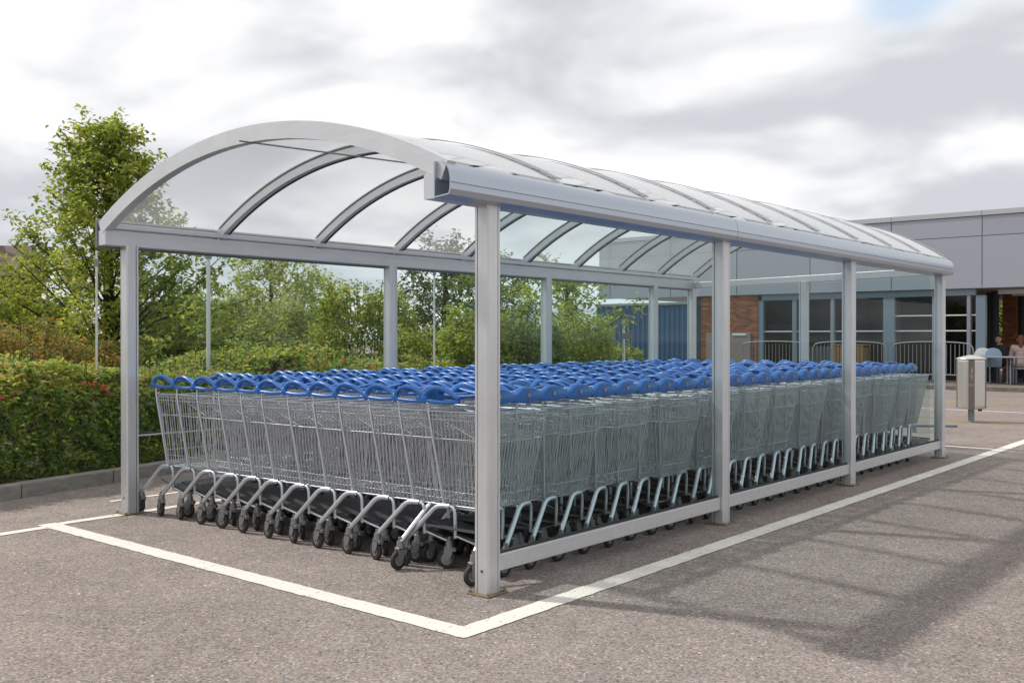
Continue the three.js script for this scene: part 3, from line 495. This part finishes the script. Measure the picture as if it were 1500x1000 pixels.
{ const o = thing('stop_bar', at(1370, 14.6), ROT - Math.PI / 2 + 0.62, 'low dark metal bar on two feet behind the shelter end', 'stop bar'); part('bar', rod(V3(-0.35, 0.10, 0), V3(0.32, 0.10, 0), 0.025, 8), M.galv, o); for (const x of [-0.3, 0.1]) part('foot', rbox(x - 0.03, x + 0.03, 0, 0.09, -0.03, 0.03), M.galv, o); }

// ---------------------------------------------------------------- planting
const PAL = {
  lime: [[0.401, 0.450, 0.045], [0.283, 0.366, 0.041], [0.194, 0.271, 0.035], [0.450, 0.450, 0.067]],
  green: [[0.127, 0.212, 0.035], [0.178, 0.264, 0.043], [0.093, 0.161, 0.030], [0.268, 0.322, 0.056]],
  grey: [[0.194, 0.256, 0.094], [0.245, 0.300, 0.114], [0.149, 0.205, 0.074]],
  dark: [[0.074, 0.109, 0.032], [0.111, 0.146, 0.041], [0.149, 0.175, 0.045], [0.194, 0.212, 0.059]],
  hedge: [[0.111, 0.212, 0.030], [0.163, 0.278, 0.037], [0.253, 0.359, 0.045], [0.357, 0.425, 0.056], [0.089, 0.175, 0.030]],
  tips: [[0.450, 0.450, 0.080], [0.450, 0.450, 0.094], [0.450, 0.352, 0.108], [0.387, 0.450, 0.067], [0.447, 0.450, 0.080]],
  willow: [[0.372, 0.439, 0.134], [0.432, 0.450, 0.147], [0.298, 0.380, 0.108], [0.450, 0.450, 0.188]],
  rust: [[0.268, 0.234, 0.047], [0.327, 0.248, 0.054], [0.223, 0.248, 0.048], [0.447, 0.248, 0.047]],
};
class Leaves {
  constructor(seed) { this.r = rng(seed); this.p = []; this.c = []; }
  g() { const r = this.r; return (r() + r() + r() - 1.5) * 0.9; }
  leaf(x, y, z, size, rgb, up = 0.5, aspect = 0.56) {
    const r = this.r, a = r() * 6.283, e = (r() - 0.5) * 1.7 - 0.15, d = [Math.cos(a) * Math.cos(e), Math.sin(e), Math.sin(a) * Math.cos(e)];
    let nx = r() - 0.5, ny = r() * 0.6 + up - 0.3, nz = r() - 0.5; let sx = d[1] * nz - d[2] * ny, sy = d[2] * nx - d[0] * nz, sz = d[0] * ny - d[1] * nx; const l = Math.hypot(sx, sy, sz) || 1, q = size * aspect * 0.5 / l; sx *= q; sy *= q; sz *= q;
    const L = size * (0.7 + 0.6 * r()), mx = x + d[0] * L * 0.45, my = y + d[1] * L * 0.45 + L * 0.07, mz = z + d[2] * L * 0.45, tx = x + d[0] * L, ty = y + d[1] * L - L * 0.05, tz = z + d[2] * L;
    this.p.push(x, y, z, mx + sx, my + sy, mz + sz, tx, ty, tz, x, y, z, tx, ty, tz, mx - sx, my - sy, mz - sz);
    const v = 0.75 + 0.5 * r(); for (let i = 0; i < 6; i++) this.c.push(rgb[0] * v, rgb[1] * v, rgb[2] * v);
  }
  cluster(x, y, z, n, sig, size, pal, up) { const r = this.r, b = pal[Math.floor(r() * pal.length)]; for (let i = 0; i < n; i++) this.leaf(x + this.g() * sig, y + this.g() * sig * 0.8, z + this.g() * sig, size, r() < 0.6 ? b : pal[Math.floor(r() * pal.length)], up); }
  geo() { const g = new THREE.BufferGeometry(); g.setAttribute('position', new THREE.Float32BufferAttribute(this.p, 3)); g.setAttribute('color', new THREE.Float32BufferAttribute(this.c, 3)); g.computeVertexNormals(); return g; }
}
function tree({ pos, name = 'tree', label, group, height, prof, limbs, twigs, per, size, sig, pal, trunk, seed, rise = 0.55, bare = 0.2 }) {
  const o = thing(name, pos, 0, label, 'tree', group), r = rng(seed), L = new Leaves(seed + 1), wood = [], bend = [(r() - 0.5) * 0.3, (r() - 0.5) * 0.3];
  const spine = f => V3(bend[0] * Math.sin(f * 2.4) * height * 0.08, f * height, bend[1] * Math.sin(f * 2) * height * 0.08);
  const R = f => { for (let i = 0; i + 1 < prof.length; i++) if (f <= prof[i + 1][0]) return lerp(prof[i][1], prof[i + 1][1], clamp((f - prof[i][0]) / (prof[i + 1][0] - prof[i][0]))); return prof.at(-1)[1]; };
  const tw = []; for (let i = 0; i < 10; i++) tw.push(rod(spine(i / 10), spine((i + 1) / 10), trunk * (1 - i / 10.5), 9, trunk * (1 - (i + 1) / 10.5)));
  for (let i = 0; i < limbs; i++) {
    const f1 = lerp(prof[0][0], 1, Math.pow((i + r() * 0.8) / limbs, 1.45)), az = i * 2.399 + r() * 0.7, reach = R(f1) * (0.62 + 0.5 * r()), f0 = Math.max(bare, f1 - reach * rise / height - 0.05), a = spine(f0), b = spine(f1).add(V3(Math.cos(az) * reach, 0, Math.sin(az) * reach));
    const mid = a.clone().lerp(b, 0.5).add(V3(0, -0.06 * reach + 0.12 * reach * r(), 0)), at = t => t < 0.5 ? a.clone().lerp(mid, t * 2) : mid.clone().lerp(b, t * 2 - 1), lr = trunk * 0.20 * (1.1 - f0);
    wood.push(rod(a, mid, lr, 5, lr * 0.6), rod(mid, b, lr * 0.6, 5, lr * 0.2));
    for (let k = 0; k < twigs; k++) {
      const t = lerp(0.3, 1.03, (k + r()) / twigs), c = at(t), q = sig * (1.2 + 1.2 * (1 - t)), e = c.clone().add(V3((r() - 0.5) * q * 3, (r() - 0.35) * q * 2, (r() - 0.5) * q * 3));
      wood.push(rod(c, e, lr * 0.18, 3, lr * 0.08));
      L.cluster(e.x, e.y, e.z, per, sig, size, pal, 0.55);
      L.cluster((c.x + e.x) / 2, (c.y + e.y) / 2, (c.z + e.z) / 2, per >> 1, sig * 0.7, size, pal, 0.55);
    }
  }
  const t = part('trunk', merge(tw), M.bark, o); part('limbs', merge(wood), M.bark, t); part('crown', L.geo(), M.leaf, o); return o;
}
function bush({ pos, name = 'shrub', label, group, rx, rz = rx * 0.8, height, n, per, size, sig, pal, seed, shoots = 0, tipPal }) {
  const o = thing(name, pos, 0, label, 'shrub', group), r = rng(seed), L = new Leaves(seed + 1), wood = [];
  for (let i = 0; i < n; i++) {
    const az = r() * 6.283, f = Math.sqrt(r()), k = 0.55 + 0.45 * Math.sqrt(r()), lump = 0.72 + 0.5 * noise(Math.cos(az) * 2.2 + seed, f * 3, Math.sin(az) * 2.2);
    const x = Math.cos(az) * rx * k * lump * Math.cos((1 - f) * 0 + f * 0.9 - 0.35), z = Math.sin(az) * rz * k * lump * Math.cos(f * 0.9 - 0.35), y = height * f * (0.62 + 0.38 * Math.sqrt(Math.max(0, 1 - (x / rx) ** 2 - (z / rz) ** 2))) * (0.8 + 0.4 * noise(x * 1.7 / rx * 3 + seed, z * 3 / rz, 4));
    L.cluster(x, Math.max(0.1, y), z, per, sig, size, tipPal && y > height * 0.7 ? tipPal : pal, 0.6);
  }
  for (let i = 0; i < shoots; i++) { const az = r() * 6.283, k = Math.sqrt(r()) * 0.8, x = Math.cos(az) * rx * k, z = Math.sin(az) * rz * k, y0 = height * 0.7, y1 = height * (0.86 + 0.2 * r()); wood.push(rod(V3(x * 0.8, y0, z * 0.8), V3(x, y1, z), 0.004, 3)); for (let q = 0; q < 14; q++) { const t = r(); L.leaf(lerp(x * 0.8, x, t) + L.g() * size * 0.7, lerp(y0, y1, t), lerp(z * 0.8, z, t) + L.g() * size * 0.7, size, (tipPal ?? pal)[Math.floor(r() * (tipPal ?? pal).length)], 0.3); } }
  for (let i = 0; i < 9; i++) { const az = i * 0.7, k = 0.3 + 0.4 * r(); wood.push(rod(V3(Math.cos(az) * 0.06, 0, Math.sin(az) * 0.06), V3(Math.cos(az) * rx * k, height * 0.6, Math.sin(az) * rz * k), 0.018, 4, 0.006)); }
  part('foliage', L.geo(), M.leaf, o); part('stems', merge(wood), M.bark, o); return o;
}
// the flowering hedge along the kerb
{
  const o = thing('hedge', onKerb(0, 0.3, 0.085), kerbTurn, 'broad leafy hedge with red and orange shoot tips growing behind the kerb', 'hedge'), L = new Leaves(77), r = rng(78), fl = new Leaves(79), wood = [];
  const top = t => 0.72 + 0.34 * noise(t * 0.9, 4.2) + 0.14 * noise(t * 3.4, 9);
  const TT = 25;
  for (let i = 0; i < 6800; i++) {
    const near = r() < 0.72, t = near ? 2.5 + r() * 9 : 11 + r() * 14, q = r(), H0 = top(t); let off, h;
    if (q < 0.52) { h = Math.pow(r(), 0.9) * H0; off = 0.05 + 0.16 * noise(t * 2.1, h * 2.5) - 0.12 * Math.sin(h / H0 * 2.2) + 0.2 * clamp((h / H0 - 0.75) * 4) + r() * 0.08; }
    else if (q < 0.86) { off = 0.15 + r() * 1.7; h = H0 * (0.93 + 0.14 * noise(t * 3, off * 3)) - 0.10 * r(); }
    else { off = 0.25 + r() * 1.5; h = r() * H0 * 0.9; }
    const tip = h > H0 * 0.80 && r() < 0.6 || h > H0 * 0.55 && r() < 0.12;
    L.cluster(t, Math.max(0.05, h), -off, near ? 10 : 7, 0.075, near ? 0.078 : 0.10, tip ? PAL.tips : PAL.hedge, 0.7);
  }
  for (let i = 0; i < 620; i++) { // upright shoots along the top
    const t = 2.5 + r() * 22, off = 0.15 + r() * 1.5, H0 = top(t), y0 = H0 * 0.85, y1 = H0 + 0.05 + r() * 0.17, dx = (r() - 0.5) * 0.1; wood.push(rod(V3(t, y0, -off), V3(t + dx, y1, -off), 0.003, 3));
    const p = r() < 0.5 ? PAL.tips : PAL.hedge; for (let k = 0; k < 12; k++) { const u = r(); L.leaf(lerp(t, t + dx, u), lerp(y0, y1, u), -off, 0.055, p[Math.floor(r() * p.length)], 0.4); }
  }
  for (let i = 0; i < 150; i++) { // blossom and red young leaves
    const t = 3 + r() * 12, H0 = top(t), h = H0 * (0.62 + 0.42 * Math.sqrt(r())), off = h > H0 * 0.9 ? r() * 1.2 : -0.02 + 0.1 * r(), c = r() < 0.6 ? [0.50, 0.085, 0.035] : [0.52, 0.22, 0.13];
    for (let k = 0; k < 9; k++) fl.leaf(t + fl.g() * 0.028, h + fl.g() * 0.022, -off + fl.g() * 0.028, 0.038, c, 0.6, 0.8);
  }
  const f = part('foliage', L.geo(), M.leaf, o); part('blossom', fl.geo(), M.leaf, f); part('stems', merge([...wood, ...Array.from({ length: 90 }, (_, i) => { const t = 2.6 + i * 0.25; return rod(V3(t, 0, -0.5 - 0.3 * (i % 3)), V3(t + 0.1, 0.8, -0.3 - 0.3 * (i % 3)), 0.012, 4); })]), M.bark, o);
}
{ // dry leaves blown against the kerb and on the tarmac
  const L = new Leaves(301), r = rng(302);
  for (let i = 0; i < 170; i++) { const t = 3 + r() * 8, off = i < 120 ? -0.02 - r() * r() * 0.25 : -r() * 2.0, p = onKerb(t, off, 0.008 + r() * 0.006); L.leaf(p.x, p.y, p.z, 0.035, [[0.30, 0.20, 0.06], [0.22, 0.14, 0.05], [0.25, 0.24, 0.06]][i % 3], 0.9); }
  const g = L.geo(), q = g.attributes.position; for (let i = 0; i < q.count; i++) q.setY(i, 0.006 + Math.abs(q.getY(i)) * 0.3); g.computeVertexNormals();
  const m = shade(new THREE.Mesh(g, M.leaf)); m.name = 'leaf_litter'; m.userData = { kind: 'stuff', label: 'dry fallen leaves scattered along the kerb foot', category: 'leaves' }; scene.add(m);
}
const px2m = (dpx, d) => dpx * d / F;
tree({ pos: at(163, 17.5), name: 'broadleaf_tree', label: 'small broadleaf tree with yellow green leaves standing behind the hedge', height: hAt(182, 17.5), prof: [[0.17, 2.7], [0.33, 3.15], [0.48, 2.4], [0.66, 1.4], [0.82, 0.85], [0.93, 0.55], [1, 0.3]], limbs: 112, twigs: 12, per: 17, size: 0.105, sig: 0.16, pal: PAL.lime, trunk: 0.16, seed: 101, rise: 0.75 });
const TG = 'trees beyond the car park';
tree({ pos: at(395, 36), name: 'willow_tree', label: 'pale green soft crowned tree rising beyond the shrubs', height: hAt(366, 36), prof: [[0.2, 2.0], [0.5, 2.5], [0.8, 1.9], [1, 0.6]], limbs: 46, twigs: 9, per: 15, size: 0.16, sig: 0.24, pal: PAL.willow, trunk: 0.2, seed: 111, group: TG });
tree({ pos: at(455, 38), name: 'willow_tree', label: 'rounded pale green tree beside the gap of sky', height: hAt(398, 38), prof: [[0.2, 1.2], [0.5, 1.7], [0.8, 1.2], [1, 0.3]], limbs: 30, twigs: 8, per: 13, size: 0.16, sig: 0.24, pal: PAL.willow, trunk: 0.15, seed: 116, group: TG });
tree({ pos: at(655, 27), name: 'dark_tree', label: 'dark olive tree with dense crown behind the rear glass', height: hAt(352, 27), prof: [[0.12, 1.2], [0.4, 1.75], [0.75, 1.45], [1, 0.5]], limbs: 52, twigs: 8, per: 16, size: 0.13, sig: 0.2, pal: PAL.dark, trunk: 0.2, seed: 121, group: TG });
tree({ pos: at(730, 24), name: 'dark_tree', label: 'dark green tree filling the space beside the near corner post', height: hAt(372, 24), prof: [[0.1, 1.3], [0.4, 1.6], [0.75, 1.3], [1, 0.4]], limbs: 46, twigs: 8, per: 15, size: 0.12, sig: 0.19, pal: PAL.green, trunk: 0.17, seed: 126, group: TG });
tree({ pos: at(832, 21), name: 'spreading_tree', label: 'spreading yellow green tree reaching towards the blue corrugated wall', height: hAt(392, 21), prof: [[0.1, 0.9], [0.45, 1.35], [0.75, 1.5], [1, 0.5]], limbs: 44, twigs: 8, per: 15, size: 0.115, sig: 0.17, pal: PAL.lime, trunk: 0.14, seed: 131, group: TG });
for (const [px, d, top, rr, pal, sd, label] of [[1400, 52, 452, 3.2, PAL.green, 141, 'leafy green tree showing through the shop windows'], [1470, 50, 440, 3.0, PAL.lime, 146, 'yellow green tree showing behind the brick pillar of the passage'], [1530, 55, 430, 3.4, PAL.green, 151, 'leafy green tree behind the outer end of the passage']]) tree({ pos: at(px, d), name: 'far_tree', label, height: hAt(top, d) + 2.2, prof: [[0.1, rr * 0.7], [0.5, rr], [0.8, rr * 0.8], [1, rr * 0.3]], limbs: 34, twigs: 7, per: 12, size: 0.26, sig: 0.4, pal, trunk: 0.2, seed: sd, group: 'trees behind the shop' });
bush({ pos: at(35, 13.6), label: 'low rusty orange and olive bush beside the broadleaf tree', rx: px2m(85, 13.6), height: hAt(476, 13.6), n: 420, per: 12, size: 0.075, sig: 0.11, pal: PAL.rust, tipPal: PAL.rust, seed: 201, shoots: 30 });
bush({ pos: at(130, 14.5), label: 'small green bush below the broadleaf tree', rx: px2m(75, 14.5), height: hAt(492, 14.5), n: 360, per: 12, size: 0.07, sig: 0.11, pal: PAL.green, tipPal: PAL.rust, seed: 206, shoots: 20 });
for (const [i, [px, top, hw]] of [[235, 494, 60], [310, 490, 62], [385, 492, 60], [450, 497, 50]].entries()) bush({ pos: at(px, 21.5), name: 'rounded_shrub', label: ['grey green feathery shrub below the broadleaf tree crown', 'grey green feathery shrub behind the slim pole', 'grey green feathery shrub below the pale trees', 'small grey green shrub at the end of the feathery row'][i], group: 'feathery shrubs in a row', rx: px2m(hw, 21.5), height: hAt(top, 21.5), n: 380, per: 14, size: 0.075, sig: 0.15, pal: PAL.grey, seed: 211 + i * 3, shoots: 20 });
bush({ pos: at(275, 26), name: 'tall_shrub', label: 'tall mid green shrub behind the feathery row', rx: px2m(78, 26), height: hAt(440, 26), n: 520, per: 15, size: 0.11, sig: 0.2, pal: PAL.grey, seed: 231, shoots: 40 });
bush({ pos: at(385, 25), name: 'tall_shrub', label: 'tall leafy shrub below the pale soft crowned tree', rx: px2m(82, 25), height: hAt(430, 25), n: 560, per: 15, size: 0.11, sig: 0.2, pal: PAL.willow, seed: 236, shoots: 50 });
bush({ pos: at(532, 19), name: 'tall_shrub', label: 'large yellow green shrub beside the second hedge side post', rx: px2m(80, 19), height: hAt(418, 19), n: 600, per: 15, size: 0.09, sig: 0.16, pal: PAL.lime, seed: 241, shoots: 60 });
bush({ pos: at(625, 18), name: 'shrub', label: 'low light green shrub right of the second hedge side post', rx: px2m(60, 18), height: hAt(480, 18), n: 360, per: 13, size: 0.08, sig: 0.13, pal: PAL.green, seed: 246, shoots: 40, tipPal: PAL.lime });
bush({ pos: at(705, 17), name: 'shrub', label: 'bright leafed shrub behind the near corner post', rx: px2m(62, 17), height: hAt(455, 17), n: 420, per: 14, size: 0.085, sig: 0.13, pal: PAL.lime, seed: 251, shoots: 40 });
bush({ pos: at(770, 17.5), name: 'shrub', label: 'leafy green shrub below the spreading tree', rx: px2m(60, 17.5), height: hAt(468, 17.5), n: 420, per: 14, size: 0.085, sig: 0.13, pal: PAL.green, seed: 256, shoots: 40 });
bush({ pos: at(850, 19), name: 'shrub', label: 'loose green shrub at the foot of the spreading tree', rx: px2m(55, 19), height: hAt(470, 19), n: 360, per: 13, size: 0.085, sig: 0.14, pal: PAL.lime, seed: 261, shoots: 30 });
for (const [px, d, pyTop, r, label] of [[141, 11.5, 367, 0.014, 'slim white pole rising from the hedge beside the first hedge side post'], [305, 12.5, 358, 0.028, 'slim grey pole with a collar rising from the hedge before the feathery shrubs'], [636, 14, 385, 0.016, 'slim pale pole rising from the hedge behind the second hedge side post']]) {
  const o = thing('slim_pole', at(px, d, 0.085), 0, label, 'pole'), h = hAt(pyTop, d) - 0.085; part('shaft', rod(V3(0, 0, 0), V3(0, h, 0), r, 10, r * 0.85), M.rail, o); part('collar', new THREE.CylinderGeometry(r * 1.5, r * 1.5, 0.08, 10).translate(0, h - 0.14, 0), M.galv, o);
}
for (const [px, d, top, label] of [[874, 22, 480, 'slim pale sapling stake in front of the blue wall'], [914, 22, 468, 'slim sign post with small plate before the blue wall']]) { const o = thing('stake', at(px, d), 0, label, 'post'), h = hAt(top, d); part('shaft', rod(V3(0, 0, 0), V3(0, h, 0), 0.03, 8), M.rail, o); if (px > 900) part('plate', rbox(-0.03, 0.18, h - 0.42, h - 0.30, -0.05, 0.05), M.steelDark, o); else part('tie', new THREE.CylinderGeometry(0.045, 0.045, 0.06, 8).translate(0, h - 0.2, 0), M.rubber, o); }
{ // dark bar fence behind the planting
  const o = thing('bar_fence', at(640, 23), 0, 'dark low bar fence running behind the shrubs', 'fence'), a = at(150, 23).sub(o.position), b = at(860, 23).sub(o.position), bars = [], n = 78;
  for (let i = 0; i <= n; i++) { const p = a.clone().lerp(b, i / n); bars.push(rod(p.clone().setY(0.1), p.clone().setY(1.05), 0.012, 4)); } part('bars', merge(bars), M.fork, o);
  for (let i = 0; i <= 6; i++) { const p = a.clone().lerp(b, i / 6); part('post', rod(p.clone().setY(0).setZ(0.04), p.clone().setY(1.15).setZ(0.04), 0.03, 6), M.fork, o); }
  part('rail', merge([0.15, 1.0].map(h => rod(a.clone().setY(h), b.clone().setY(h), 0.018, 5))), M.fork, o);
}
{ // brown house far off on the left
  const o = thing('distant_house', at(-20, 62), 0.2, 'brown distant house with low pitched roof and chimney beyond the trees', 'building'), wall = std(col(0.17, 0.13, 0.10), 0.9, 0, { map: conc }), rf = std(col(0.13, 0.095, 0.085), 0.9);
  part('wall', box(-6, 3.2, 0, 5.0, 0, 6), wall, o); const s = new THREE.Shape(); s.moveTo(-0.5, 4.9); s.lineTo(3, 6.9); s.lineTo(6.5, 4.9); s.closePath(); const roof = part('roof', new THREE.ExtrudeGeometry(s, { depth: 9.9, bevelEnabled: false }).rotateY(-Math.PI / 2).translate(3.6, 0, -0.0), rf, o);
  part('chimney', box(0.35, 1.3, 6.6, 7.6, 2.6, 3.4), wall, roof); part('flue', rod(V3(0.8, 7.6, 3), V3(0.8, 8.6, 3), 0.16, 8), M.fork, roof);
  for (const [x, y] of [[-4, 3.4], [-1, 3.4], [1.6, 3.4], [-4, 1], [-1, 1], [1.6, 1]]) { const w = part('window', rbox(x - 0.5, x + 0.5, y, y + 1.2, 6.0, 6.06, 0.02), M.rail, o); part('pane', rbox(x - 0.42, x + 0.42, y + 0.08, y + 1.12, 6.065, 6.08, 0.004), M.dark, w); }
}
{ const o = thing('flat_canopy', at(2, 26), 0.15, 'small flat roofed canopy on posts beyond the bush', 'canopy'); part('roof', rbox(-1.2, 0.28, 2.32, 2.46, -0.8, 0.8, 0.02), M.cap, o); for (const x of [-1.1, 0.08]) part('post', rod(V3(x, 0, 0.6), V3(x, 2.32, 0.6), 0.06, 8), M.galv, o); part('rail', rod(V3(-1.1, 1.45, 0.62), V3(0.42, 1.45, 0.62), 0.035, 6), M.rail, o); part('counter', rbox(-1.1, 0.2, 0, 1.1, -0.5, 0.3), M.fork, o); }
{ const o = thing('distant_tower', at(479, 120), 0, 'pale distant tower with a cap beyond the trees', 'tower'); part('shaft', new THREE.CylinderGeometry(0.9, 1.1, 5.6, 16).translate(0, 2.8, 0), M.cap, o); part('cap', new THREE.CylinderGeometry(1.0, 1.0, 0.5, 16).translate(0, 5.85, 0), M.galv, o); part('ladder', box(-0.1, 0.1, 0, 5.4, 1.0, 1.12), M.fork, o); }
renderer.render(scene, camera);
